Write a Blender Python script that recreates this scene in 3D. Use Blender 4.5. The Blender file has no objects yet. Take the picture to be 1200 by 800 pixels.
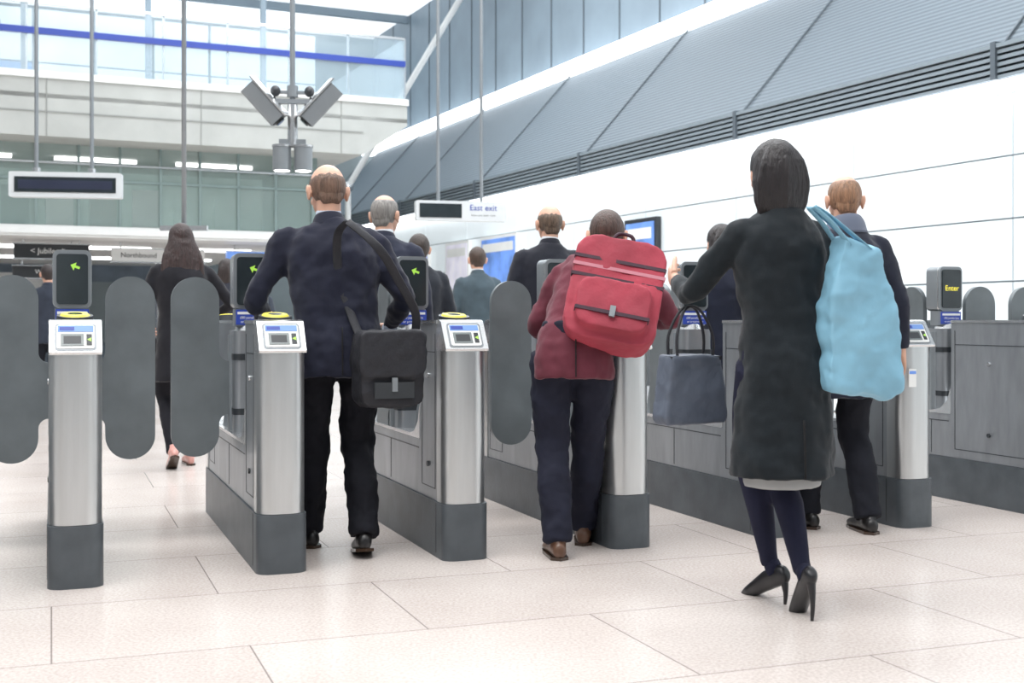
import bpy, bmesh, math, random
from mathutils import Vector, Matrix, noise
random.seed(4)
V=Vector
D=math.radians
def lin(c):
    return tuple(((v/255)/12.92 if v/255<=.04045 else ((v/255+.055)/1.055)**2.4) for v in c)
_m={}
def mat(name,col,rough=.5,metal=0,var=.06,scale=6,bump=0,bscale=60,emit=0,trans=0,alpha=1,stretch=None,sheen=0,spec=.5):
    if name in _m: return _m[name]
    m=bpy.data.materials.new(name); m.use_nodes=True; nt=m.node_tree; n=nt.nodes; l=nt.links
    b=n['Principled BSDF']; c=lin(col)
    tc=n.new('ShaderNodeTexCoord'); mp=n.new('ShaderNodeMapping')
    l.new(tc.outputs['Object'],mp.inputs[0])
    if stretch: mp.inputs['Scale'].default_value=stretch
    no=n.new('ShaderNodeTexNoise'); no.inputs['Scale'].default_value=scale; no.inputs['Detail'].default_value=4
    l.new(mp.outputs[0],no.inputs['Vector'])
    r=n.new('ShaderNodeValToRGB'); r.color_ramp.elements[0].position=.3; r.color_ramp.elements[1].position=.7
    r.color_ramp.elements[0].color=tuple(v*(1-var) for v in c)+(1,); r.color_ramp.elements[1].color=tuple(min(1,v*(1+var)) for v in c)+(1,)
    l.new(no.outputs['Fac'],r.inputs[0]); l.new(r.outputs[0],b.inputs['Base Color'])
    b.inputs['Roughness'].default_value=rough; b.inputs['Metallic'].default_value=metal
    b.inputs['Specular IOR Level'].default_value=spec
    if sheen: b.inputs['Sheen Weight'].default_value=sheen
    if bump:
        n2=n.new('ShaderNodeTexNoise'); n2.inputs['Scale'].default_value=bscale; n2.inputs['Detail'].default_value=3
        l.new(mp.outputs[0],n2.inputs['Vector'])
        bp=n.new('ShaderNodeBump'); bp.inputs['Strength'].default_value=bump; bp.inputs['Distance'].default_value=.01
        l.new(n2.outputs['Fac'],bp.inputs['Height']); l.new(bp.outputs[0],b.inputs['Normal'])
    if emit:
        l.new(r.outputs[0],b.inputs['Emission Color']); b.inputs['Emission Strength'].default_value=emit
    if trans: b.inputs['Transmission Weight'].default_value=trans
    if alpha<1: b.inputs['Alpha'].default_value=alpha
    _m[name]=m; return m

class Bld:
    def __init__(s): s.v=[];s.f=[];s.fm=[];s.sm=[];s.mats=[]
    def add(s,vf,m,M=None,smooth=False):
        vs,fs=vf; o=len(s.v)
        s.v+= [tuple(M@V(p)) for p in vs] if M is not None else [tuple(p) for p in vs]
        if m not in s.mats: s.mats.append(m)
        i=s.mats.index(m)
        for f in fs: s.f.append([a+o for a in f]); s.fm.append(i); s.sm.append(smooth)
        return s
    def build(s,name,M=None,parent=None,bevel=0,sharp=None,recalc=True):
        me=bpy.data.meshes.new(name); me.from_pydata(s.v,[],s.f)
        for m in s.mats: me.materials.append(m)
        me.polygons.foreach_set('material_index',s.fm); me.polygons.foreach_set('use_smooth',s.sm)
        if recalc:
            bm=bmesh.new(); bm.from_mesh(me); bmesh.ops.recalc_face_normals(bm,faces=bm.faces); bm.to_mesh(me); bm.free()
        if sharp: me.set_sharp_from_angle(angle=D(sharp))
        ob=bpy.data.objects.new(name,me); bpy.context.scene.collection.objects.link(ob)
        if M is not None: ob.matrix_world=M
        if parent: ob.parent=parent
        if bevel:
            md=ob.modifiers.new('bevel','BEVEL'); md.width=bevel; md.segments=2; md.limit_method='ANGLE'; md.angle_limit=D(50)
        return ob
def box(x0,x1,y0,y1,z0,z1):
    v=[(x,y,z) for x in(x0,x1) for y in(y0,y1) for z in(z0,z1)]
    return v,[(0,1,3,2),(4,6,7,5),(0,4,5,1),(2,3,7,6),(0,2,6,4),(1,5,7,3)]
def prism(pts,a0,a1,axis='z'):
    g={'z':lambda p,a:(p[0],p[1],a),'y':lambda p,a:(p[0],a,p[1]),'x':lambda p,a:(a,p[0],p[1])}[axis]
    n=len(pts); v=[g(p,a0) for p in pts]+[g(p,a1) for p in pts]
    return v,[tuple(range(n)),tuple(range(2*n-1,n-1,-1))]+[(i,(i+1)%n,n+(i+1)%n,n+i) for i in range(n)]
def arc(cx,cy,r,a0,a1,n=8):
    return [(cx+r*math.cos(D(a0+(a1-a0)*i/n)),cy+r*math.sin(D(a0+(a1-a0)*i/n))) for i in range(n+1)]
def rrect(x0,x1,y0,y1,r,n=5):
    return arc(x1-r,y0+r,r,-90,0,n)+arc(x1-r,y1-r,r,0,90,n)+arc(x0+r,y1-r,r,90,180,n)+arc(x0+r,y0+r,r,180,270,n)
def tube(pts,rad,side=(1,0,0),n=20,dense=3,pw=1.0):
    pts=[V(p) for p in pts]; rad=[(r,r) if not isinstance(r,tuple) else r for r in rad]
    if dense>1 and len(pts)>2:
        P=[];R=[]
        for i in range(len(pts)-1):
            p0=pts[max(i-1,0)];p1=pts[i];p2=pts[i+1];p3=pts[min(i+2,len(pts)-1)]
            for k in range(dense):
                t=k/dense
                P.append(.5*((2*p1)+(p2-p0)*t+(2*p0-5*p1+4*p2-p3)*t*t+(3*p1-p0-3*p2+p3)*t**3))
                R.append(tuple(rad[i][j]*(1-t)+rad[i+1][j]*t for j in(0,1)))
        P.append(pts[-1]);R.append(rad[-1]); pts,rad=P,R
    v=[];f=[];s=V(side)
    for i,p in enumerate(pts):
        t=(pts[min(i+1,len(pts)-1)]-pts[max(i-1,0)]).normalized()
        lat=s-t*s.dot(t)
        if lat.length<.1: lat=V((0,1,.3)); lat=lat-t*lat.dot(t)
        lat.normalize(); bi=t.cross(lat)
        for k in range(n):
            a=2*math.pi*k/n; c,q=math.cos(a),math.sin(a)
            if pw!=1: c=math.copysign(abs(c)**pw,c); q=math.copysign(abs(q)**pw,q)
            v.append(p+lat*(rad[i][0]*c)+bi*(rad[i][1]*q))
    m=len(pts)
    for i in range(m-1):
        for k in range(n):
            f.append((i*n+k,i*n+(k+1)%n,(i+1)*n+(k+1)%n,(i+1)*n+k))
    f.append(tuple(range(n-1,-1,-1))); f.append(tuple(range((m-1)*n,m*n)))
    return v,f
def cyl(p0,p1,r0,r1=None,n=16): return tube([p0,p1],[r0,r0 if r1 is None else r1],side=(1,.01,.02),n=n,dense=1)
def ell(c,r,n=20,m=12,fn=None):
    v=[];f=[]
    for i in range(1,m):
        ph=math.pi*i/m
        for k in range(n):
            a=2*math.pi*k/n; d=V((math.sin(ph)*math.cos(a),math.sin(ph)*math.sin(a),math.cos(ph)))
            s=fn(d) if fn else 1
            v.append(V((c[0]+r[0]*d.x*s,c[1]+r[1]*d.y*s,c[2]+r[2]*d.z*s)))
    t=len(v); s1=fn(V((0,0,1))) if fn else 1; s2=fn(V((0,0,-1))) if fn else 1
    v.append(V((c[0],c[1],c[2]+r[2]*s1))); v.append(V((c[0],c[1],c[2]-r[2]*s2)))
    for i in range(m-2):
        for k in range(n): f.append((i*n+k,(i+1)*n+k,(i+1)*n+(k+1)%n,i*n+(k+1)%n))
    for k in range(n):
        f.append((t,k,(k+1)%n)); f.append((t+1,(m-2)*n+(k+1)%n,(m-2)*n+k))
    return v,f
_tex={}
def clouds(size):
    if size not in _tex:
        t=bpy.data.textures.new('folds','CLOUDS'); t.noise_scale=size; t.noise_depth=2; _tex[size]=t
    return _tex[size]
def merge(parts,voxel,smooth=4,disp=0,dsize=.12,M=None):
    b=Bld(); m0=mat('temp',(128,128,128))
    for p in parts: b.add(p,m0,M)
    ob=b.build('tmp')
    md=ob.modifiers.new('r','REMESH'); md.mode='VOXEL'; md.voxel_size=voxel
    if smooth:
        s=ob.modifiers.new('s','SMOOTH'); s.factor=.5; s.iterations=smooth
    if disp:
        d=ob.modifiers.new('d','DISPLACE'); d.texture=clouds(dsize); d.strength=disp; d.mid_level=.5; d.texture_coords='LOCAL'
    dg=bpy.context.evaluated_depsgraph_get(); me=bpy.data.meshes.new_from_object(ob.evaluated_get(dg))
    r=([v.co.copy() for v in me.vertices],[tuple(p.vertices) for p in me.polygons])
    bpy.data.objects.remove(ob); bpy.data.meshes.remove(me); return r
def text(s,size,align='CENTER'):
    c=bpy.data.curves.new('t','FONT'); c.body=s; c.size=size; c.align_x=align; c.align_y='CENTER'
    o=bpy.data.objects.new('t',c); bpy.context.scene.collection.objects.link(o)
    me=bpy.data.meshes.new_from_object(o.evaluated_get(bpy.context.evaluated_depsgraph_get()))
    r=([v.co.copy() for v in me.vertices],[tuple(p.vertices) for p in me.polygons])
    bpy.data.objects.remove(o); return r
RX90=Matrix.Rotation(D(90),4,'X')
def T(x,y,z): return Matrix.Translation((x,y,z))
def RZ(a): return Matrix.Rotation(D(a),4,'Z')

# ------------------------------------------------------------- materials
steel=mat('brushed_steel',(206,208,208),.28,.92,.08,3,.06,90,stretch=(6,6,.5))
steel2=mat('side_panel_steel',(160,164,168),.38,.75,.12,4,.05,60,stretch=(4,4,1))
trimst=mat('rail_steel',(208,210,211),.24,.85,.05)
basem=mat('gate_base_grey',(78,84,89),.42,.2,.18,8,.08,40)
darkm=mat('dark_plastic',(40,44,48),.4,0,.1)
paddle=mat('paddle_grey',(104,111,114),.38,.2,.15,6,.05,30)
black=mat('screen_black',(40,47,50),.12,0,.15,9)
frame=mat('display_frame',(132,138,142),.35,.35,.06)
yellow=mat('reader_yellow',(226,214,70),.4,0,.05)
white=mat('white_paint',(232,234,232),.45,0,.03)
signgrey=mat('sign_frame_grey',(200,205,207),.45,0,.04)
blue=mat('label_blue',(38,62,150),.4,0,.05,emit=.15)
lblue=mat('label_light_blue',(110,150,215),.4,0,.05)
lcd=mat('reader_lcd',(120,128,128),.2,0,.1)
green=mat('led_green',(150,200,70),.4,0,.02,emit=.5)
amber=mat('led_yellow',(230,215,60),.4,0,.02,emit=.9)
gl=mat('gallery_glass',(178,200,196),.08,0,.05,alpha=.30)
glb=mat('balustrade_glass',(190,210,220),.08,0,.05,alpha=.28)

# ------------------------------------------------------------- ticket gates
GA=20.6
def paddle_outline(sgn):
    x0,x1,z0,z1=.145,.368,.40,1.255; r=.110; f=.045
    o=arc(x1-r,z0+r,r,-90,0)+arc(x1-r,z1-r,r,0,90)+arc(x0+r,z1-r,r,90,180)
    o+=[(x0,.90)]+arc(x0-f,.90,f,0,-90,5)[1:]+[(.04,.855),(.04,.60)]
    o+=arc(x0-f,.555,f,90,0,5)+arc(x0+r,z0+r,r,180,270)
    return [(sgn*p[0],p[1]) for p in o]
PL,PR=paddle_outline(-1),paddle_outline(1)
def gate(pos,left,right,word=None,longblock=False,width=.2):
    b=Bld(); h=width/2; L=1.85
    b.add(prism(arc(h-.05,.05,.055,-90,0)+arc(h-.05,L-.05,.055,0,90)+arc(-h+.05,L-.05,.055,90,180)+arc(-h+.05,.05,.055,180,270),0,.245),basem,smooth=True)
    b.add(box(-h-.0065,h+.0065,.12,.124,.02,.24),darkm)
    fb=.40 if not longblock else .75
    for (a0,a1,fl) in((0,fb,0),(L-fb,L,1)):
        ye=a0 if fl==0 else a1; sg=1 if fl==0 else -1
        q=arc(h-.07,.07,.07,-90,0,10)+[(h,.125),(-h,.125)]+arc(-h+.07,.07,.07,180,270,10)
        q=[(p[0],ye+sg*p[1]) for p in q]
        b.add(prism(q,.247,.915),steel,smooth=True)
        y0,y1=sorted((ye+sg*.13,ye+sg*fb))
        b.add(box(-h+.004,h-.004,y0,y1,.247,1.035),steel2)
        b.add(box(-h-.001,h+.001,y0,y1,1.035,1.05),trimst)
        ym=(y0+y1)/2
        for sx in(-1,1):
            for (ya,yb,za,zb) in((y0+.03,y0+.034,.30,.99),(y1-.034,y1-.03,.30,.99),(y0+.03,y1-.03,.296,.30),(y0+.03,y1-.03,.905,.909)):
                x0,x1=sorted((sx*(h-.006),sx*(h-.0025))); b.add(box(x0,x1,ya,yb,za,zb),darkm)
            b.add(cyl((sx*(h-.005),ym,.80),(sx*(h+.004),ym,.80),.012),trimst)
            b.add(cyl((sx*(h-.005),ym,.40),(sx*(h+.004),ym,.40),.012),darkm)
        pr=[(0,.915),(-.004,.925),(.072,1.045),(.10,1.052),(.14,1.052),(.14,.915)]
        b.add(prism([(ye+sg*p[0],p[1]) for p in pr],-h+.002,h-.002,'x'),trimst)
        F=Matrix.Translation((0,ye-sg*.003,.923)) @ (Matrix.Identity(4) if fl==0 else RZ(180)) @ Matrix.Rotation(math.atan2(.12,.076),4,'X')
        b.add(prism(rrect(-.078,.078,.008,.132,.014),0,.004),frame,F)
        b.add(prism(rrect(-.070,.070,.016,.124,.01),.004,.006),white,F)
        b.add(box(-.066,.066,.092,.12,.006,.0075),lblue,F)
        b.add(box(-.060,-.005,.098,.114,.0075,.0085),blue,F)
        b.add(box(-.055,.030,.028,.082,.006,.0085),lcd,F)
        b.add(box(-.045,.020,.036,.072,.0085,.009),darkm,F)
        b.add(box(.040,.060,.03,.08,.006,.0085),darkm,F)
        b.add(([(.042,.055,.009),(.058,.064,.009),(.058,.046,.009)],[(0,1,2)]),green,F)
        Q=Matrix.Translation((0,ye+sg*.19,1.058)) @ (Matrix.Identity(4) if fl==0 else RZ(180)) @ Matrix.Rotation(D(9),4,'X')
        b.add(cyl((0,0,-.03),(0,0,.012),.075,.070,28),darkm,Q,True)
        b.add(cyl((0,0,.012),(0,0,.019),.058,.052,28),yellow,Q,True)
        b.add(cyl((0,0,.019),(0,0,.0195),.030,.030,20),black,Q)
    b.add(box(-h+.004,h-.004,fb,L-fb,.247,.50),steel2)
    b.add(prism([(fb,.50),(fb,.66),(fb+.03,.58),(fb+.09,.53),(fb+.16,.515),(L-fb-.16,.515),(L-fb-.09,.53),(L-fb-.03,.58),(L-fb,.66),(L-fb,.50)],-h,h,'x'),trimst)
    for sx in(-1,1):
        x0,x1=sorted((sx*(h-.006),sx*(h-.0025)))
        b.add(box(x0,x1,fb+.02,L-fb-.02,.455,.46),darkm)
        b.add(box(x0,x1,.92,.925,.26,.455),darkm)
    for yy in(fb+.16,L-fb-.16):
        if longblock: continue
        b.add(tube([(0,yy,.51),(0,yy,.60),(0,yy,.68),(0,yy,.71)],[(.08,.06),(.07,.05),(.055,.035),(.03,.02)],n=20),frame,smooth=True)
    b.add(prism(rrect(-.085,.085,.82,1.02,.03),.50,1.0),steel2,smooth=True)
    b.add(prism(rrect(-.088,.088,.817,1.023,.03),.60,.63),darkm)
    b.add(prism(rrect(-.088,.088,.817,1.023,.03),.86,.89),darkm)
    for sx in(-1,1): b.add(cyl((sx*.075,.92,.52),(sx*.075,.92,.98),.028,n=20),frame,smooth=True)
    b.add(cyl((0,.92,.98),(0,.92,1.03),.075,.06,24),trimst,smooth=True)
    b.add(prism(rrect(-.075,.075,.87,.97,.02),1.02,1.105),frame,smooth=True)
    b.add(box(-.072,.072,.862,.870,1.028,1.10),blue)
    b.add(box(-.065,.065,.8605,.862,1.078,1.09),white)
    b.add(text('£80 penalty fare',.0165),white,T(0,.8605,1.062)@RX90)
    b.add(text('or prosecution',.0165),white,T(0,.8605,1.042)@RX90)
    b.add(prism(rrect(-.083,.083,1.105,1.37,.03),.865,.985,'y'),frame,smooth=True)
    b.add(prism(rrect(-.0845,.0845,1.1035,1.3715,.03),.880,.886,'y'),trimst,smooth=True)
    for (ya,yb) in((.856,.866),(.984,.994)):
        b.add(prism(rrect(-.068,.068,1.122,1.352,.016),ya,yb,'y'),black,smooth=True)
    if word: b.add(text(word,.046),amber,T(0,.8555,1.24)@RX90)
    else:
        A=T(.012,.8552,1.295)@RX90@Matrix.Rotation(D(-20),4,'Z')@Matrix.Scale(.7,4)
        b.add(([(-.03,0,0),(0,.028,0),(0,.008,0),(.03,.008,0),(.03,-.008,0),(0,-.008,0),(0,-.028,0)],[(0,1,2,3,4,5,6)]),green,A)
    for o,closed,s in((PL,left,-1),(PR,right,1)):
        if closed: b.add(prism(o,.905,.935,'y'),paddle,smooth=True)
        else:
            M=T(s*.075,.92,0)@RZ(90 if s>0 else -90)@T(-s*.06,-.92,0)
            b.add(prism(o,.905,.935,'y'),paddle,M,True)
    return b.build('ticket_gate',T(*pos,0)@RZ(GA),bevel=.004,sharp=35)
def gp(n): return (-1.70+.752*n,4.79+.283*n)
gate(gp(-1),True,True)
gate((-1.705,4.79),True,True)
gate(gp(1),True,False)
gate(gp(2),False,False)
gate(gp(3),True,False)
gate(gp(4),False,False)
gate(gp(5),False,False)
gate((2.93,6.52),False,True,word='Enter',longblock=True)
gate((3.74,6.83),True,False,longblock=True)

# ------------------------------------------------------------- building (frame rotated 24.7 deg)
WA=24.7; W=RZ(WA)
def floor_mat():
    m=bpy.data.materials.new('stone_floor_tiles'); m.use_nodes=True; nt=m.node_tree;n=nt.nodes;l=nt.links;b=n['Principled BSDF']
    tc=n.new('ShaderNodeTexCoord'); mp=n.new('ShaderNodeMapping'); mp.inputs['Rotation'].default_value=(0,0,D(-GA)); l.new(tc.outputs['Object'],mp.inputs[0])
    br=n.new('ShaderNodeTexBrick'); br.inputs['Scale'].default_value=1; br.inputs['Brick Width'].default_value=1.2; br.inputs['Row Height'].default_value=.8
    br.inputs['Mortar Size'].default_value=.0035; br.inputs['Mortar Smooth'].default_value=.5; br.offset=.5
    br.inputs['Color1'].default_value=lin((225,216,210))+(1,); br.inputs['Color2'].default_value=lin((216,207,201))+(1,); br.inputs['Mortar'].default_value=lin((150,142,138))+(1,)
    l.new(mp.outputs[0],br.inputs['Vector'])
    n1=n.new('ShaderNodeTexNoise'); n1.inputs['Scale'].default_value=90; n1.inputs['Detail'].default_value=6; l.new(tc.outputs['Object'],n1.inputs['Vector'])
    r1=n.new('ShaderNodeValToRGB'); r1.color_ramp.elements[0].position=.36; r1.color_ramp.elements[1].position=.62; r1.color_ramp.elements[0].color=(.80,.775,.76,1); r1.color_ramp.elements[1].color=(1,1,1,1)
    l.new(n1.outputs['Fac'],r1.inputs[0])
    mx=n.new('ShaderNodeMixRGB'); mx.blend_type='MULTIPLY'; mx.inputs[0].default_value=1; l.new(br.outputs['Color'],mx.inputs[1]); l.new(r1.outputs[0],mx.inputs[2])
    n2=n.new('ShaderNodeTexNoise'); n2.inputs['Scale'].default_value=1.3; n2.inputs['Detail'].default_value=5; l.new(tc.outputs['Object'],n2.inputs['Vector'])
    r2=n.new('ShaderNodeValToRGB'); r2.color_ramp.elements[0].position=.3; r2.color_ramp.elements[1].position=.7; r2.color_ramp.elements[0].color=(.86,.84,.83,1); r2.color_ramp.elements[1].color=(1,1,1,1)
    l.new(n2.outputs['Fac'],r2.inputs[0])
    m2=n.new('ShaderNodeMixRGB'); m2.blend_type='MULTIPLY'; m2.inputs[0].default_value=1; l.new(mx.outputs[0],m2.inputs[1]); l.new(r2.outputs[0],m2.inputs[2])
    l.new(m2.outputs[0],b.inputs['Base Color']); b.inputs['Roughness'].default_value=.2; b.inputs['Specular IOR Level'].default_value=.5
    return m
b=Bld(); b.add(box(-30,30,-16,48,-.1,0),floor_mat()); b.build('floor')
def rib_mat():
    m=bpy.data.materials.new('ribbed_metal'); m.use_nodes=True; nt=m.node_tree;n=nt.nodes;l=nt.links;b=n['Principled BSDF']
    tc=n.new('ShaderNodeTexCoord')
    w=n.new('ShaderNodeTexWave'); w.wave_type='BANDS'; w.bands_direction='Z'; w.inputs['Scale'].default_value=5.5; l.new(tc.outputs['Object'],w.inputs['Vector'])
    r=n.new('ShaderNodeValToRGB'); r.color_ramp.elements[0].color=lin((78,90,99))+(1,); r.color_ramp.elements[1].color=lin((106,118,127))+(1,); l.new(w.outputs['Fac'],r.inputs[0])
    l.new(r.outputs[0],b.inputs['Base Color']); b.inputs['Roughness'].default_value=.6; b.inputs['Metallic'].default_value=.1
    bp=n.new('ShaderNodeBump'); bp.inputs['Strength'].default_value=.4; bp.inputs['Distance'].default_value=.015; l.new(w.outputs['Fac'],bp.inputs['Height']); l.new(bp.outputs[0],b.inputs['Normal'])
    return m
rib=rib_mat()
panel=mat('luminous_glass_panel',(210,219,223),.2,0,.06,.5,emit=.33)
joint=mat('panel_joint',(118,128,134),.5,0,.05)
louv=mat('louvre_grey',(130,142,150),.45,.2,.05)
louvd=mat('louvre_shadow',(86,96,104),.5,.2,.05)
lamp=mat('strip_light',(255,255,255),.4,0,.0,emit=5)
lamp2=mat('cove_light',(250,253,255),.4,0,.0,emit=3.2)
upper=mat('upper_cladding',(126,142,154),.5,.1,.10,1.2)
seam=mat('cladding_seam',(80,90,98),.5,.1,.05)
conc=mat('concrete',(182,185,181),.8,0,.09,1.6,.1,25)
concl=mat('concrete_joint',(150,153,150),.8)
ceilm=mat('glowing_ceiling',(240,243,246),.8,0,.02,emit=.9)  # whole ceiling surface glows, added as soft light for the hall
b=Bld()
b.add(box(9.215,9.4,-10,33,0,3.22),joint)
yy=8.44+.15-2.25*8
while yy<33:
    for r in range(6):
        z0=-.38+.6*r
        b.add(box(9.19,9.22,yy+.012,min(33,yy+2.25)-.012,max(.02,z0+.009),min(3.21,z0+.591)),panel)
    yy+=2.25
b.build('wall_right',W)
b=Bld()
b.add(box(9.0,9.18,-10,33,3.225,3.31),lamp)
b.build('strip_light',W)
b=Bld()
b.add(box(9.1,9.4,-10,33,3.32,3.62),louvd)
for i in range(5): b.add(prism([(9.0,3.325+.060*i),(9.1,3.345+.060*i),(9.1,3.365+.060*i),(9.0,3.36+.060*i)],-10,33,'y'),louv)
b.add(box(8.98,9.1,-10,33,3.62,3.66),louv)
for i in range(10): b.add(box(8.97,9.1,-4+4.2*i,-3.94+4.2*i,3.32,3.68),seam)
b.build('louvre_band',W)
b=Bld()
sl=[(9.1,3.66),(11.0,5.78),(11.2,5.78),(9.3,3.64)]
b.add(prism(sl,-10,33,'y'),rib)
for i in range(10):
    y=-4+4.2*i
    b.add(cyl((9.09,y,3.68),(10.99,y,5.80),.014,n=8),seam)
b.build('wall_bulkhead',W)
b=Bld()
b.add(box(10.85,11.16,-10,34,5.80,6.03),lamp2); b.build('strip_light',W)
b=Bld()
b.add(box(11.2,11.4,-10,34,5.8,9.2),upper)
y=-9.8
while y<34:
    b.add(box(11.185,11.2,y,y+.035,6.03,9.2),seam); y+=1.4
b.build('wall_upper',W)
# unseen wall behind the camera, added dark to give the steel contrast; glowing panels
rw=mat('unseen_wall_cladding',(112,120,126),.6,0,.1,1)
b=Bld()
b.add(box(-16,11.4,-10.3,-10,0,9.2),rw)
for i in range(6):
    x=-14.5+4.2*i
    b.add(box(x,x+1.5,-10,-9.97,0,2.9),joint); b.add(box(x+.06,x+1.44,-9.97,-9.96,.06,2.84),panel)
for i in range(14): b.add(box(-16+2*i,-15.97+2*i,-10,-9.98,3.2,9.2),seam)
b.build('unseen_wall_rear',W)
b=Bld()
b.add(box(-16.3,-16,-10,34,0,9.2),rw)  # second unseen wall, added to darken the surroundings the steel reflects
for i in range(9):
    y=-8+4.6*i
    b.add(box(-16,-15.97,y,y+2.2,.1,3.0),joint); b.add(box(-15.97,-15.96,y+.06,y+2.14,.16,2.94),panel)
b.build('unseen_wall_left',W)
b=Bld()
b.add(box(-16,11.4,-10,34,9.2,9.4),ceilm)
for i in range(15): b.add(box(-16,11.2,-8+3*i,-7.85+3*i,9.0,9.2),upper)
b.build('ceiling',W)
gz=mat('sky_glazing',(212,226,236),.2,0,.1,.5,emit=.7)
gzb=mat('blue_glazing',(128,164,212),.2,0,.25,.8,emit=.45)
back=mat('back_wall_paint',(128,140,144),.7,0,.15,.8)
b=Bld()
b.add(box(-16,11.4,34,34.3,0,9.2),back)
x=-16
i=0
while x<9:
    for j,(z0,z1) in enumerate(((5.0,6.3),(6.35,7.7),(7.75,9.1))):
        b.add(box(x+.04,x+1.46,33.95,34.0,z0,z1),gzb if (i*7+j*3)%4==0 and x<2 else gz)
    x+=1.5;i+=1
b.build('wall_back',W)
b=Bld()
b.add(box(-14,7.42,20.6,34,4.55,4.95),conc)
b.add(prism([(20.6,3.95),(20.6,4.62),(21.0,4.62),(21.0,3.95)],-14,6.6,'x'),conc)
b.add(prism([(6.6,3.95),(7.42,4.50),(7.42,4.62),(6.6,4.62)],20.6,21.0,'y'),conc)
b.add(box(-14,6.6,21,34,3.95,4.05),conc)
b.add(box(-14,7.44,20.57,20.62,4.86,4.97),white)
b.add(box(-14,6.6,20.585,20.6,4.33,4.35),concl)
x=-13
while x<7: b.add(box(x,x+.015,20.59,20.6,3.95,4.86),concl); x+=2.4
b.build('gallery_floor',W)
b=Bld()
b.add(box(-14,7.38,20.66,20.68,4.97,6.05),glb)
b.add(box(7.36,7.38,20.66,30,4.97,6.05),glb)
b.add(box(-14,7.40,20.63,20.70,5.56,5.66),blue)
b.add(box(-14,7.40,20.65,20.69,6.04,6.08),trimst)
x=-13.6
while x<7.5: b.add(box(x,x+.03,20.70,20.75,4.95,6.05),trimst); x+=1.05
b.build('gallery_balustrade',W)
b=Bld()
for x in (-9,-2.5,1.2,3.4,5.6): b.add(box(x,x+.10,24,24.1,4.95,9.0),upper)
for x in (-9,-2.5,1.2,3.4,5.6): b.add(box(x-.06,x+.16,23.94,24.16,4.95,5.0),trimst)
b.build('gallery_columns',W)
b=Bld()
b.add(box(-14,-.5,28,28.1,5.3,5.5),blue); b.add(box(-14,4,27,27.1,5.9,6.05),blue)
for i in range(10): b.add(box(-14+1.4*i,-13.9+1.4*i,28,28.1,4.95,8.9),upper)
b.add(box(-14,1,28,28.1,7.2,7.4),conc)
b.build('walkway_rail',W)
mull=mat('mullion',(132,150,148),.4,.4,.05)
grn=mat('green_room',(156,176,170),.6,0,.25,1.2,emit=.2)
b=Bld()
b.add(box(-14,6.0,21.45,21.47,2.62,3.95),gl)
x=-13.9
while x<6.05: b.add(box(x,x+.04,21.42,21.5,2.6,3.95),mull); x+=.66
b.add(box(-14,6.0,21.42,21.5,3.35,3.39),mull)
b.add(box(-14,6.0,21.38,21.42,3.62,3.65),trimst)
b.add(box(5.9,6.0,21.4,30,2.6,3.95),mull)
b.build('window_1',W)
b=Bld(); b.add(box(-14,6,25.2,25.3,2.6,3.95),grn)
x=-13.5
while x<5.5:
    b.add(box(x,x+.5,25.1,25.2,2.65,3.2+.5*random.random()),random.choice([mull,back,conc,grn,white])); x+=.8
for i in range(9): b.add(box(-13+2.1*i,-11.6+2.1*i,23,23.08,3.88,3.94),lamp)
b.build('wall_mezzanine',W)
b=Bld(); b.add(box(-14,6.0,21.3,34,2.42,2.6),white)
b.add(box(-14,6.0,21.26,21.3,2.46,2.56),white)
for i in range(10): b.add(box(-13+1.9*i,-11.7+1.9*i,24,24.2,2.38,2.42),lamp); b.add(box(-13+1.9*i,-11.7+1.9*i,28,28.2,2.38,2.42),lamp)
b.build('mezzanine_floor',W)
pb=mat('poster_blue',(92,130,200),.3,0,.4,2.5,emit=.45)
pk=mat('poster_pale',(206,204,216),.3,0,.2,2,emit=.4)
dk=mat('concourse_wall_glow',(92,104,116),.6,0,.3,1.5,emit=.08)  # faint glow put into the wall colour to lift the dark concourse
b=Bld(); b.add(box(-14,6,32,32.2,0,2.42),dk)
x=-13.6
while x<5.6:
    w=random.choice([.6,.9,1.3]); b.add(box(x,x+w,31.94,32,random.choice([.5,.9,1.2]),random.choice([1.7,2.0,2.2])),random.choice([pb,white,dk,pb,back,pk,gz,gz])); x+=w+random.choice([.3,.6])
b.build('wall_concourse',W)
b=Bld()
for i in range(9):
    x=-12+2*i
    b.add(cyl((x,26,0),(x,26,2.42),.12,n=20),trimst,smooth=True)
b.build('concourse_columns',W,sharp=40)
def hang_sign(name,x0,x1,y,z0,z1,words,m,tm,top=2.42):
    b=Bld(); b.add(box(x0,x1,y,y+.12,z0,z1),m)
    b.add(box(x0-.02,x1+.02,y-.01,y+.13,z1,z1+.02),trimst); b.add(box(x0-.02,x1+.02,y-.01,y+.13,z0-.02,z0),trimst)
    for x in(x0+.15,x1-.15): b.add(cyl((x,y+.06,z1),(x,y+.06,top),.012,n=8),trimst)
    if words: b.add(text(words,(z1-z0)*.55),tm,T((x0+x1)/2,y-.012,(z0+z1)/2)@RX90)
    return b.build(name,W)
hang_sign('direction_sign',1.0,2.2,22.2,2.10,2.34,'< Jubilee line',darkm,white)
hang_sign('direction_sign',1.0,2.1,22.6,1.78,1.98,'Way out',darkm,white)
hang_sign('direction_sign',2.6,4.2,22.4,2.08,2.30,'Northbound   Southbound',white,darkm)
hang_sign('direction_sign',4.6,5.6,22.4,2.02,2.30,'Trains',pb,white)
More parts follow.
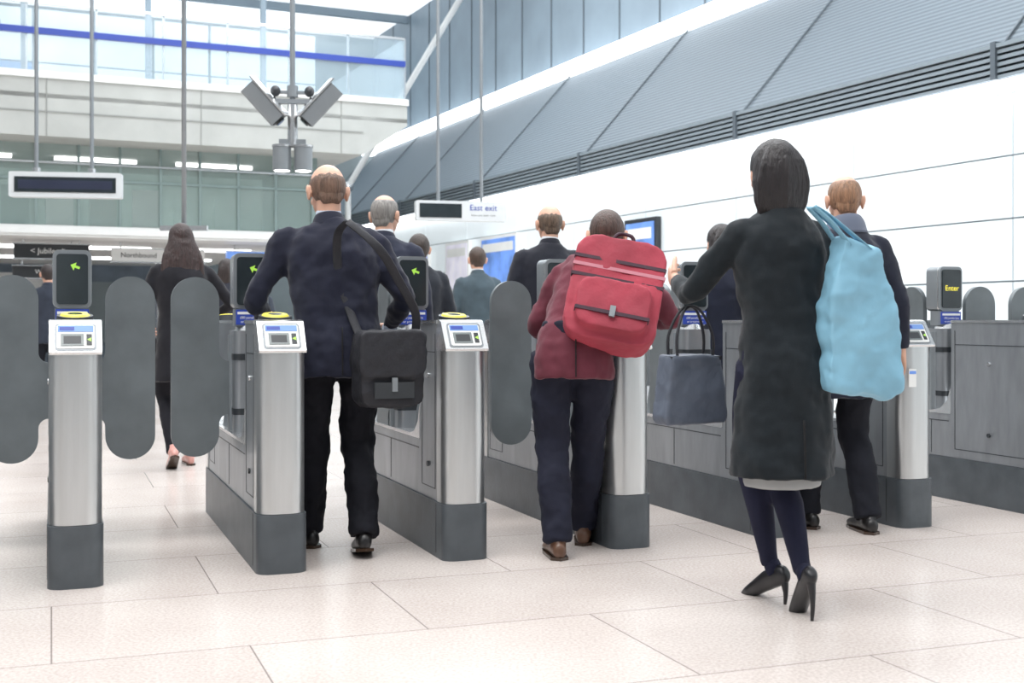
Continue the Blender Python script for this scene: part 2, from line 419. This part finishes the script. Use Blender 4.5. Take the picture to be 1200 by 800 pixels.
def wposter(name,y0,y1,z0,z1,m,fr=darkm):
    b=Bld(); b.add(box(9.10,9.18,y0,y1,z0,z1),fr); b.add(box(9.09,9.10,y0+.06,y1-.06,z0+.06,z1-.06),m)
    b.add(box(9.085,9.09,y0+.12,y1-.12,z1-.30,z1-.14),white)
    b.build(name,W)
wposter('wall_screen',14.9,15.8,1.85,2.52,pb)
wposter('poster_frame',19.6,21.2,1.6,2.6,pb,white)
wposter('poster_frame',21.8,23.0,1.6,2.6,pk,white)
wposter('poster_frame',24.0,25.2,1.4,2.5,pb,white)
b=Bld(); b.add(tube([(8.6,28,4.2),(10.95,25.5,9.1)],[.07,.07],dense=1,n=16),white,smooth=True); b.add(ell((8.6,28,4.2),(.13,.13,.13)),trimst,smooth=True)
b.add(cyl((8.6,28,0),(8.6,28,4.2),.07),white,smooth=True)
b.build('diagonal_strut',W,sharp=40)

# ------------------------------------------------------------- hanging signs and camera mast
def poles(b,xs,y,z,ztop=9.2,r=.022):
    for x in xs: b.add(cyl((x,y,z),(x,y,ztop),r,n=12),frame,smooth=True)
b=Bld()
b.add(prism(rrect(-.60,.60,-.14,.14,.02),-.07,.07,'y'),signgrey)
b.add(box(-.54,.54,-.078,-.07,-.085,.085),black); b.add(box(-.50,.50,-.080,-.078,-.05,.05),mat('led_off',(34,40,60),.3))
poles(b,(-.32,.27),0,.13,6.6)
for x in(-.32,.27): b.add(cyl((x,0,.13),(x,0,.19),.045,n=16),trimst,smooth=True)
b.build('led_sign',T(-4.98,13.7,2.555)@RZ(10),sharp=40)
b=Bld()
b.add(prism(rrect(-.56,.56,-.12,.12,.02),-.07,.07,'y'),signgrey)
b.add(box(-.52,0.0,-.078,-.07,-.085,.085),black)
b.add(text('East exit',.10),blue,T(.27,-.074,.04)@RX90); b.add(text('Station exit  buses  trains',.03),darkm,T(.27,-.074,-.05)@RX90)
poles(b,(-.28,.26),0,.11,6.8)
b.build('exit_sign',T(-.63,15,2.38)@RZ(14),sharp=40)
b=Bld()
poles(b,(0,),0,0,7.0,.026); b.add(box(-.25,.25,-.03,.03,.0,.05),trimst); b.add(ell((0,0,.0),(.09,.09,.05)),darkm,smooth=True)
b.build('ceiling_sensor_pole',T(-3.48,13,2.0))
b=Bld()
poles(b,(0,),0,-.36,6.5,.024)
b.add(cyl((0,0,-.42),(0,0,-.05),.045,n=20),trimst,smooth=True)
b.add(box(-.19,.19,-.03,.03,-.04,.0),frame); b.add(box(-.17,.17,-.025,.025,.05,.075),frame); b.add(cyl((0,0,.02),(0,0,.12),.05,n=20),frame,smooth=True)
for s in(-1,1):
    M=T(s*.25,-.05,-.05)@Matrix.Rotation(D(42*s),4,'Y')@RZ(s*14)
    b.add(prism(rrect(-.075,.075,-.08,.08,.02),-.20,.20),frame,M,True)
    b.add(box(.078,.092,-.095,.095,-.22,.24),trimst,M) if s<0 else b.add(box(-.092,-.078,-.095,.095,-.22,.24),trimst,M)
    b.add(box(-.06,.06,-.065,.065,-.207,-.199),darkm,M); b.add(cyl((0,0,-.20),(0,0,-.225),.045,n=20),black,M)
    b.add(cyl((0,.08,0),(-s*.10,.09,-.02),.02,n=10),darkm,M)
    b.add(cyl((s*.12,0,-.02),(s*.22,-.04,-.04),.022,n=10),darkm)
    b.add(ell((s*.15,-.02,.07),(.045,.045,.05)),darkm,smooth=True)
    b.add(cyl((s*.095,0,-.64),(s*.095,0,-.43),.082,n=24),frame,smooth=True); b.add(cyl((s*.095,0,-.645),(s*.095,0,-.64),.068,n=24),lamp)
    b.add(cyl((s*.095,0,-.43),(s*.095,0,-.41),.088,n=24),trimst,smooth=True)
b.add(box(-.12,.12,-.03,.03,-.43,-.36),frame)
b.build('security_camera_mast',T(-1.97,11,3.03)@RZ(8),sharp=40)

# ------------------------------------------------------------- people
def ik(a,c,l1,l2,pole):
    a=V(a);c=V(c);d=c-a;L=min(d.length,(l1+l2)*.999);dr=d.normalized();x=(l1*l1-l2*l2+L*L)/(2*L);h=math.sqrt(max(0,l1*l1-x*x))
    p=V(pole);p=(p-dr*p.dot(dr)).normalized(); return a+dr*x+p*h
def hand(w,a,inward,curl=.35,ref=(0,.6,1)):
    a=V(a).normalized(); r=V(ref); bb=(r-a*r.dot(a)).normalized(); n=a.cross(bb)
    if n.dot(V(inward))<0: n=-n
    w=V(w); P=[]
    P.append(tube([w-a*.03,w,w+a*.03,w+a*.065,w+a*.092],[(.026,.022),(.027,.020),(.037,.017),(.042,.015),(.040,.011)],side=bb,n=16))
    for off,ln,s in((.031,.072,.95),(.0105,.082,1),(-.010,.076,1),(-.030,.058,.85)):
        p=w+a*(.078)+bb*off; d=(a+bb*off*2.2).normalized(); pts=[p];cur=curl*.6
        ax=d.cross(n)
        for q in(.42,.32,.26,):
            d=Matrix.Rotation(cur,3,ax)@d; p=p+d*ln*q*1.12; pts.append(p); cur=curl
        P.append(tube(pts,[.0098*s,.0092*s,.0083*s,.0062*s],side=bb,n=10,dense=2))
    p=w+a*.018+bb*.028; d=(a*.72+bb*.62+n*.25).normalized(); pts=[p]; 
    for q in(.035,.032,.026):
        p=p+d*q; pts.append(p); d=(d+a*.28+n*.12).normalized()
    P.append(tube(pts,[.014,.012,.0105,.0075],side=n,n=10,dense=2))
    return P
skin=mat('skin',(212,164,140),.5,0,.08,14,.05,90)
mats_eye=mat('eye_white',(235,232,228),.2); mats_iris=mat('eye_iris',(60,45,35),.15); lips=mat('lips',(176,104,96),.45)
def person(name,loc,heading,H,top=(34,38,54),legs=(24,26,34),hair='short',hairc=(60,48,40),shoe=(22,20,20),
           hem=.78,flare=0,coatlen=None,lean=(0,.02,0),footL=(-.09,.12,0,0),footR=(.09,-.12,0,25),wrL=(-.27,.08,.86),wrR=(.27,.05,.86),
           hyaw=0,hpitch=0,hroll=0,female=False,vox=.011,collar=None,shirt=None,skirt=None,tights=None,heels=False,curlL=.35,curlR=.35,fold=.016,skinm=None,shw=1.0,poleL=(-.7,-1,-.4),poleR=(.7,-1,-.4)):
    b=Bld(); S=H/1.75; sk=skinm or skin
    low=vox>.015; kk=name+str(top)
    cl=mat(kk+'_cloth',top,.85,0,.14,9,.12,220,sheen=.1,spec=.25); lg=mat(kk+'_legwear',legs,.85,0,.14,9,.1,200,spec=.25); sh=mat(kk+'_shoe',shoe,.35,0,.1)
    hm=mat(kk+'_hair',hairc,.5,0,.40,90,.7,170,stretch=(1,1,.10))
    lean=V(lean)
    def off(z):
        t=max(0,min(1,(z-.95)/.55)); return V((lean.x*t,lean.y*t,lean.z*t))
    def sp(z): return V((0,0,z))+off(z)
    lp=[]
    for s,ft in((-1,footL),(1,footR)):
        x,y,yaw,pit=ft[:4]; lift=ft[4] if len(ft)>4 else 0
        if heels: pit=max(pit,24)
        F=T(x,y,lift)@RZ(yaw)@T(0,.12,.012)@Matrix.Rotation(-D(pit),4,'X')@T(0,-.12,-.012)
        ank=F@V((0,0,.10 if not heels else .09))
        hip=V((s*.092,0,.91))
        kn=ik(hip,ank,.425,.415,(s*.05 if not heels else 0,1,0))
        mid=hip.lerp(kn,.5)+V((s*.008 if not heels else 0,.012,0)); calf=kn.lerp(ank,.35)+V((0,-.015,0))
        if tights: rr=[.088,.078,.056,.056,.036,.034]
        elif female: rr=[.098,.086,.064,.060,.048,.048]
        else: rr=[.100,.092,.077,.075,.068,.067]
        end=ank.lerp(kn,-.08 if not tights else 0)
        lp.append(tube([hip,mid,kn,calf,ank.lerp(kn,.12),end],rr,n=18))
        sp_=[(0,-.085,.040),(0,-.07,.040),(0,-.02,.044),(0,.04,.042),(0,.10,.034),(0,.15,.028),(0,.195,.022),(0,.205,.020)]
        wv=.8 if female else 1
        sr=[(.014,.016),(.030*wv,.036),(.036*wv,.043),(.037*wv,.040),(.044*wv,.032),(.045*wv,.026),(.030*wv,.020),(.012,.012)]
        P=[tube(sp_,sr,n=16)]
        if not heels: P.append(tube([(0,-.02,.05),(0,-.01,.11)],[(.038,.048),(.034,.042)],dense=1,n=16))
        vs,fs=merge(P,.007 if not low else .012,3); vs=[V((v.x,v.y,max(v.z,.004))) for v in vs]
        b.add((vs,fs),sh,F,True)
        if not heels: b.add(prism([(.040*wv,-.06),(.042*wv,.0),(.048*wv,.11),(.040*wv,.17),(.0,.205),(-.040*wv,.17),(-.048*wv,.11),(-.042*wv,0),(-.040*wv,-.06),(0,-.088)],0,.014),mats_iris,F)
        else:
            b.add(tube([(0,-.02,.05),(0,-.01,.10)],[(.030,.040),(.030,.034)],dense=1,n=14),lg,F,True)
            h0=F@V((0,-.062,.02)); b.add(tube([h0+V((0,.01,.01)),V((h0.x,h0.y-.005,h0.z*.5)),V((h0.x,h0.y,.0))],[.020,.010,.006],n=10),sh,None,True)
    pel=tube([(0,0,.80),(0,0,.86),(0,-.005,.93),(0,0,1.03),(0,0,1.06)],[(.10,.08),(.155,.115),(.165,.12),(.15,.105),(.14,.10)],n=24)
    b.add(merge(lp+[pel],vox,4,fold*1.3 if not tights else 0,.09),lg,None,True)
    w=.90 if female else 1.0; w*=shw
    z0=coatlen if coatlen else hem
    secs=[]
    if coatlen:
        for z in (z0,z0+.05,(z0+.80)/2,.80): 
            t=(.80-z)/(.8-z0+1e-6); secs.append((z,.185*w+flare*t+.0,.135+flare*.8*t))
    else:
        secs+= [(z0,.185*w+flare,.138+flare),((z0+.90)/2,.185*w+flare*.5,.136)]
    secs+=[(.92,.180*w,.132),(1.02,.168*w,.120),(1.12,.160*w if female else .168*w,.118),(1.24,.178*w,.128),(1.34,.190*w,.130),(1.41,.180*w,.115),(1.455,.135*w,.092),(1.485,.085,.075),(1.505,.066,.066)]
    pts=[sp(z)+V((0,-.012 if z<1.0 else -.005,0)) for z,_,_ in secs]
    P=[tube(pts,[(a,c) for _,a,c in secs],n=28,pw=.9)]
    shx=.172*w
    for s,wr,pole,curl in((-1,wrL,poleL,curlL),(1,wrR,poleR,curlR)):
        so=sp(1.405)+V((s*shx,0,0)); wv=V(wr)
        dv=wv-so
        if dv.length>.535: wv=so+dv.normalized()*.535
        el=ik(so,wv,.29,.255,pole)
        cuff=el.lerp(wv,.95)
        rs=(.062,.060,.050,.046,.037) if not female else (.054,.050,.043,.039,.033)
        P.append(tube([sp(1.41)+V((s*.10*w,0,.0)),so+V((0,0,-.005)),so.lerp(el,.5),el,el.lerp(wv,.5),cuff],[rs[0]*.9,rs[0],rs[1],rs[2],rs[3],rs[4]],side=(1,0,0) if abs((el-so).normalized().x)<.8 else (0,1,0),n=18))
        hp=hand(wv,(wv-el),(-s,0,0) ,curl)
        if low: b.add(merge(hp,.006,1),sk,None,True)
        else: b.add(merge(hp,.0038,2),sk,None,True)
        if shirt: b.add(tube([cuff-(wv-el).normalized()*.03,cuff+(wv-el).normalized()*.014],[rs[4]*.9,rs[4]*.88],dense=1,n=16),mat('shirt_'+str(shirt[0]),shirt,.8),None,True)
    b.add(merge(P,vox,4,fold*1.5,.11),cl,None,True)
    nb=sp(1.49)
    hc=V((lean.x*1.12,lean.y*1.12+.025,lean.z*1.12+1.635))
    up=(hc-nb).normalized()
    b.add(tube([nb-up*.03,nb+up*.01,nb+up*.035],[(.085,.085),(.072,.076),(.060,.066)],n=24),mat(kk+'_collar',collar,.9,sheen=.2) if collar else cl,None,True)
    if shirt: b.add(tube([nb,nb+up*.035,nb+up*.052],[(.062,.066),(.058,.062),(.056,.058)],n=24),mat('shirt_'+str(shirt[0]),shirt,.8),None,True)
    if collar: b.add(tube([nb+V((0,0,-.02)),nb+V((0,0,.03)),nb+V((0,.005,.055))],[(.11,.10),(.092,.09),(.07,.072)],n=24),mat(kk+'_collar',collar,.9),None,True)
    zt=z0+.22; yb=-(secs[0][2])-.018
    b.add(tube([(0,yb+.004,z0+.01),(0,yb+.006,(z0+zt)/2),(0,yb+.014,zt)],[(.003,.006)]*3,n=8),mat('seam_dark',(10,10,14),.9),None,True)
    if skirt:
        b.add(merge([tube([(0,-.01,z0-.035),(0,-.01,z0+.05),(0,0,.85)],[(.150,.115),(.155,.12),(.15,.11)],n=28)],.012,2,.012,.1),mat('skirt_cloth',skirt,.85),None,True)
    HS=(1.02 if hair=='bob' else .97) if female else 1.05
    HM=T(*hc)@Matrix.Rotation(D(hyaw),4,'Z')@Matrix.Rotation(D(hpitch),4,'X')@Matrix.Rotation(D(hroll),4,'Y')@Matrix.Scale(HS,4)
    hp=[ell((0,-.008,.02),(.076,.096,.095)),ell((0,.026,-.035),(.060,.066,.080)),ell((0,.070,-.098),(.027,.022,.018)),
        tube([(0,.088,.008),(0,.102,-.012),(0,.108,-.030),(0,.092,-.038)],[.008,.010,.014,.010],n=10),ell((0,.076,.022),(.052,.016,.012)),
        ell((.04,.06,-.03),(.02,.025,.02)),ell((-.04,.06,-.03),(.02,.025,.02))]
    if hair not in('bob','long'):
        for s in(-1,1): hp.append(ell((s*.083,-.010,-.012),(.009,.021,.034))); hp.append(ell((s*.090,-.019,.0),(.007,.013,.024)))
    else:
        for s in(-1,1): hp.append(ell((s*.079,.004,-.012),(.007,.018,.030)))
    hp=[([HM@V(v) for v in p[0]],p[1]) for p in hp]
    hp.append(tube([nb-up*.03,nb+up*.03,HM@V((0,-.020,-.05))],[(.058,.062),(.055,.059),(.055,.058)],n=20))
    b.add(merge(hp,.0055 if not low else .010,2),sk,None,True)
    for s in(-1,1):
        b.add(ell((s*.031,.081,.0),(.013,.010,.0085),12,8),mats_eye,HM,True); b.add(ell((s*.031,.090,.0),(.006,.003,.006),10,6),mats_iris,HM,True)
        b.add(ell((s*.031,.093,.026),(.017,.004,.004),10,6),hm,HM,True)
    b.add(ell((0,.090,-.064),(.024,.008,.007),12,8),lips,HM,True)
    def hf(d):
        y,z=d.y,d.z
        front=y-.25-.75*max(0,z)
        lim=-.80 if y<0 else -.1
        o=min(-front*3,(z-lim)*3+.0)
        if hair=='bald': o=min(o,(.42-z+.12*noise.noise(V((d.x*5,d.y*5,3))))*2 if y<.2 else -1)
        if hair=='balding': o=min(o,max((.74-z)*3, -1))
        t=max(0,min(1,o+.5))
        return .90+t*(.175 if hair not in('bald','balding') else .135)+ (.018*noise.noise(V((d.x*14,d.y*14,d.z*5)))*t if hair not in('bob','long') else 0)
    b.add(ell((0,-.008,.02),(.076,.096,.095),48,32,hf),hm,HM,True)
    if hair in('bob','long'):
        P=[ell((0,-.016,.026),(.088,.102,.100),28,18)]
        if hair=='bob':
            P.append(tube([(0,-.02,.09),(0,-.03,.03),(0,-.040,-.04),(0,-.045,-.11),(0,-.040,-.165),(0,-.035,-.19)],[(.060,.065),(.088,.084),(.097,.078),(.096,.066),(.078,.048),(.045,.025)],n=28))
            for q in range(9):
                x=-.07+.14*q/8; P.append(tube([(x*.4,-.06,.105),(x,-.108+abs(x)*.3,.03),(x*1.25,-.112+abs(x)*.4,-.05),(x*1.2,-.100+abs(x)*.4,-.12),(x*1.0,-.075+abs(x)*.4,-.185-.015*random.random())],[.008,.015,.016,.014,.006],n=8))
        else:
            P.append(tube([(0,-.03,.05),(0,-.06,-.05),(.0,-.09,-.16),(0,-.11,-.27),(.01,-.115,-.36)],[(.085,.07),(.105,.07),(.125,.055),(.12,.04),(.05,.02)],n=24))
            for q in range(14):
                x=-.12+.24*q/13; P.append(tube([(x*.6,-.05,.0),(x,-.09,-.12),(x*1.15,-.125+.02*random.random(),-.24),(x*.95+.03*random.random(),-.13,-.34-.07*random.random())],[.02,.022,.02,.006],n=8))
        vs,fs=merge(P,.005,3,.004,.03)
        out=[]
        for v in vs:
            if v.y>.045 and v.z<.075: v.y=.045-(v.y-.045)*.3; v.x*=.93
            out.append(v)
        b.add((out,fs),hm,HM,True)
    else:
        b.add(merge([tube([(0,-.050,.0),(0,-.062,-.045),(0,-.062,-.072)],[(.062,.044),(.052,.030),(.036,.012)],n=20)],.007,3,.006,.02),hm,HM,True)
    return b.build(name,T(loc[0],loc[1],0)@RZ(heading)@Matrix.Scale(S,4),recalc=False)

person('woman_in_black_coat',(.975,4.44),18,1.70,top=(20,27,32),legs=(24,26,46),hair='bob',hairc=(27,21,23),shoe=(20,20,24),coatlen=.50,flare=.026,female=True,
  lean=(0,.03,0),footL=(.055,.12,10,24),footR=(.02,-.18,-12,46),wrL=(-.23,.42,1.24),wrR=(.25,.20,1.0),heels=True,tights=True,skirt=(150,152,152),hyaw=-5,hpitch=-4,curlL=.5,curlR=.7,fold=.024,shw=1.06,poleL=(-.6,-.4,-1))
person('man_in_navy_suit',(-.785,5.52),16,1.765,top=(25,28,44),legs=(18,19,26),hair='bald',hairc=(104,80,66),footL=(-.10,.22,8,0),footR=(.10,-.10,-4,10),
  wrL=(-.30,.30,1.04),wrR=(.27,.22,1.0),lean=(-.03,.07,-.01),hyaw=6,hpitch=-10,hroll=0,shirt=(205,215,232),hem=.79,shw=1.13,fold=.028)
person('grey_haired_man',(-.82,7.75),-8,1.84,top=(34,38,54),hair='balding',hairc=(128,124,120),shirt=(220,224,230),lean=(.0,.04,0),hyaw=-10,vox=.013,shw=1.06)
person('man_in_red_jacket',(.275,5.52),2,1.73,top=(96,42,54),legs=(26,28,42),hair='short',hairc=(70,50,42),shoe=(92,64,48),lean=(.17,.26,-.15),footL=(-.08,-.10,6,0),footR=(.07,.25,-6,0),
  wrL=(-.03,.50,1.06),wrR=(.42,.50,1.06),hyaw=-6,hpitch=-22,fold=.026,hem=.80)
person('bald_man_in_black_suit',(.22,8.3),14,1.83,top=(26,28,38),hair='bald',hairc=(96,78,64),shirt=(220,222,228),lean=(.05,.05,0),vox=.014,shw=1.05)
person('man_in_grey_suit',(-.33,12.0),15,1.76,top=(62,76,84),legs=(50,60,68),hair='short',hairc=(62,46,36),shirt=(225,228,232),vox=.018)
person('woman_with_long_hair',(-2.36,8.75),24,1.74,top=(22,22,28),legs=(22,22,28),hair='long',hairc=(46,30,28),shoe=(205,150,140),female=True,coatlen=.62,flare=.02,footL=(-.08,-.18,0,30),footR=(.08,.14,0,0),
  wrL=(-.2,.25,1.02),wrR=(.24,.2,1.05),shw=1.12,vox=.013,poleR=(1,-.6,-.4))
person('woman_in_dark_jacket',(-2.86,12.3),20,1.66,top=(36,38,48),hair='bob',hairc=(40,30,28),female=True,vox=.018)
person('man_in_navy_overcoat',(1.635,6.10),12,1.77,top=(28,32,46),legs=(20,22,30),hair='balding',hairc=(140,104,78),shirt=None,collar=(92,100,118),coatlen=.66,flare=.012,footL=(-.11,.14,6,0),footR=(.11,-.06,-6,0),
  wrL=(-.22,.30,1.02),wrR=(.36,.02,.82),lean=(.05,.04,0),hyaw=-14,hpitch=-4,fold=.02)
person('woman_in_dark_jacket',(1.27,7.35),20,1.62,top=(30,34,50),hair='bob',hairc=(34,26,26),female=True,vox=.014,footL=(-.07,.1,0,0),footR=(.08,-.08,0,0))
person('man_in_grey_suit',(-.72,9.6),18,1.72,top=(28,32,40),hair='short',hairc=(50,40,34),vox=.017)
person('man_in_grey_suit',(-5.6,14.8),30,1.72,top=(44,50,62),hair='short',hairc=(40,30,28),vox=.02)
person('woman_in_dark_jacket',(-7.0,19.5),200,1.66,top=(56,66,96),hair='bob',hairc=(50,36,30),female=True,vox=.02)
person('man_in_grey_suit',(-4.4,21.5),160,1.76,top=(60,66,76),hair='short',hairc=(60,46,36),vox=.02)

# ------------------------------------------------------------- bags
def strapcurve(b,pts,w,t,m,side=(0,1,0)): b.add(tube(pts,[(w,t)]*len(pts),side=side,n=10,dense=5),m,None,True)
bagb=mat('bag_black_nylon',(24,25,32),.7,0,.2,12,.2,120)
b=Bld()
b.add(merge([prism(rrect(-.145,.145,.67,.99,.05),-.07,.07,'y'),prism(rrect(-.15,.15,.80,1.005,.04),-.085,.075,'y')],.009,5,.03,.1),bagb,None,True)
b.add(box(-.09,.09,-.088,-.083,.71,.78),darkm); b.add(box(-.012,.012,-.095,-.084,.74,.80),frame)
strapcurve(b,[(.12,0,.97),(.12,-.02,1.08),(.03,-.06,1.22),(-.08,-.11,1.36),(-.20,-.05,1.475)],.02,.005,bagb,(1,0,0))
strapcurve(b,[(-.12,.02,.97),(-.15,.10,1.10),(-.19,.12,1.25),(-.21,.07,1.42),(-.20,-.05,1.475)],.02,.005,bagb,(1,0,0))
b.build('messenger_bag',T(-.545,5.40,0)@RZ(24))
redm=mat('backpack_red',(160,52,68),.75,0,.24,5,.15,80); redd=mat('backpack_dark_trim',(58,32,46),.7); redl=mat('backpack_stripe',(188,120,132),.7)
b=Bld()
P=merge([prism(rrect(-.205,.205,-.25,.25,.09),-.09,.08,'y'),prism(rrect(-.16,.16,-.21,.02,.06),-.14,0,'y')],.010,7,.018,.11)
b.add(P,redm,None,True)
for z,wv,mm in((.13,.207,redd),(.09,.208,redl),(.04,.208,redd),(-.14,.165,redd)): b.add(prism(rrect(-wv,wv,z-.008,z+.008,.006),-.093 if z>0 else -.147,-.06,'y'),mm)
b.add(box(-.012,.012,-.155,-.14,-.16,-.11),frame)
b.add(tube([(-.05,-.03,.25),(-.03,-.04,.29),(.03,-.04,.29),(.05,-.03,.25)],[.009]*4,n=8,dense=4),redd,None,True)
for s in(-1,1): strapcurve(b,[(s*.10,.06,.22),(s*.11,.16,.27),(s*.13,.29,.18),(s*.14,.26,-.02),(s*.13,.09,-.18)],.025,.006,redd,(1,0,0))
b.build('backpack',T(.455,5.48,1.155)@RZ(2)@Matrix.Rotation(D(-22),4,'X')@Matrix.Rotation(D(12),4,'Y'))
tote=mat('tote_light_blue',(128,180,204),.6,0,.18,4,.2,30)
b=Bld()
o=[(-.14,-.26),(.09,-.29),(.14,-.25),(.145,-.17),(.11,.05),(.03,.24),(-.10,.28),(-.14,.15),(-.15,-.10)]
b.add(merge([prism(o,-.06,.06,'y')],.009,7,.05,.12),tote,None,True)
for y in(-.04,.04): strapcurve(b,[(-.08,y,.25),(-.15,y*.8,.33),(-.21,y*.5,.38),(-.15,y*.6,.35),(.0,y,.24)],.018,.004,tote,(0,1,0))
b.build('tote_bag',T(1.245,4.36,1.06)@RZ(14)@Matrix.Rotation(D(2),4,'Y'))
hb=mat('handbag_grey_leather',(80,88,102),.5,0,.12,8,.15,60)
b=Bld()
o=[(-.12,-.13),(.12,-.13),(.135,-.10),(.105,.13),(-.105,.13),(-.135,-.10)]
b.add(merge([prism(o,-.055,.055,'y')],.008,6,.018,.1),hb,None,True)
b.add(box(-.105,.105,-.050,.050,.112,.126),bagb)
for y in(-.035,.035): strapcurve(b,[(-.07,y,.10),(-.075,y,.20),(-.03,y*.4,.30),(.03,y*.4,.30),(.075,y,.20),(.07,y,.10)],.008,.005,bagb,(0,1,0))
b.build('handbag',T(.67,4.60,.79)@RZ(20))
b=Bld(); b.add(box(-.02,.02,-.002,.002,-.045,.045),white); b.add(box(-.018,.018,-.003,-.002,.02,.035),pb); b.build('paper_ticket',T(2.01,6.15,.76)@RZ(12))

# ------------------------------------------------------------- lights, world, camera
def area(n,loc,rot,sx,sy,p,c=(1,1,1)):
    l=bpy.data.lights.new(n,'AREA'); l.shape='RECTANGLE'; l.size=sx; l.size_y=sy; l.energy=p; l.color=c
    o=bpy.data.objects.new(n,l); o.location=loc; o.rotation_euler=rot; bpy.context.scene.collection.objects.link(o)
area('overhead_fill',(-2,3,8.8),(0,0,D(20)),7,5,700,(1,.995,.99))  # added fill lamps below the roof, no fittings modelled for them
area('overhead_fill',(1,11,8.8),(0,0,D(20)),8,5,700,(.96,.98,1))
area('overhead_fill',(-3,20,8.8),(0,0,D(20)),8,5,560,(.93,.97,1))
w=bpy.data.worlds.new('World'); bpy.context.scene.world=w; w.use_nodes=True
w.node_tree.nodes['Background'].inputs[0].default_value=(.85,.93,1,1); w.node_tree.nodes['Background'].inputs[1].default_value=.9
cam=bpy.data.cameras.new('camera'); cam.sensor_width=36; cam.lens=36*1436/1200; cam.shift_y=-25/1200; cam.clip_end=200
cam.dof.use_dof=True; cam.dof.focus_distance=5.6; cam.dof.aperture_fstop=4.0
co=bpy.data.objects.new('camera',cam); co.location=(0,0,1.05); co.rotation_euler=(D(90),0,0); bpy.context.scene.collection.objects.link(co)
bpy.context.scene.camera=co
vs=bpy.context.scene.view_settings; vs.view_transform='Standard'; vs.look='None'; vs.exposure=0.12; vs.gamma=1.06
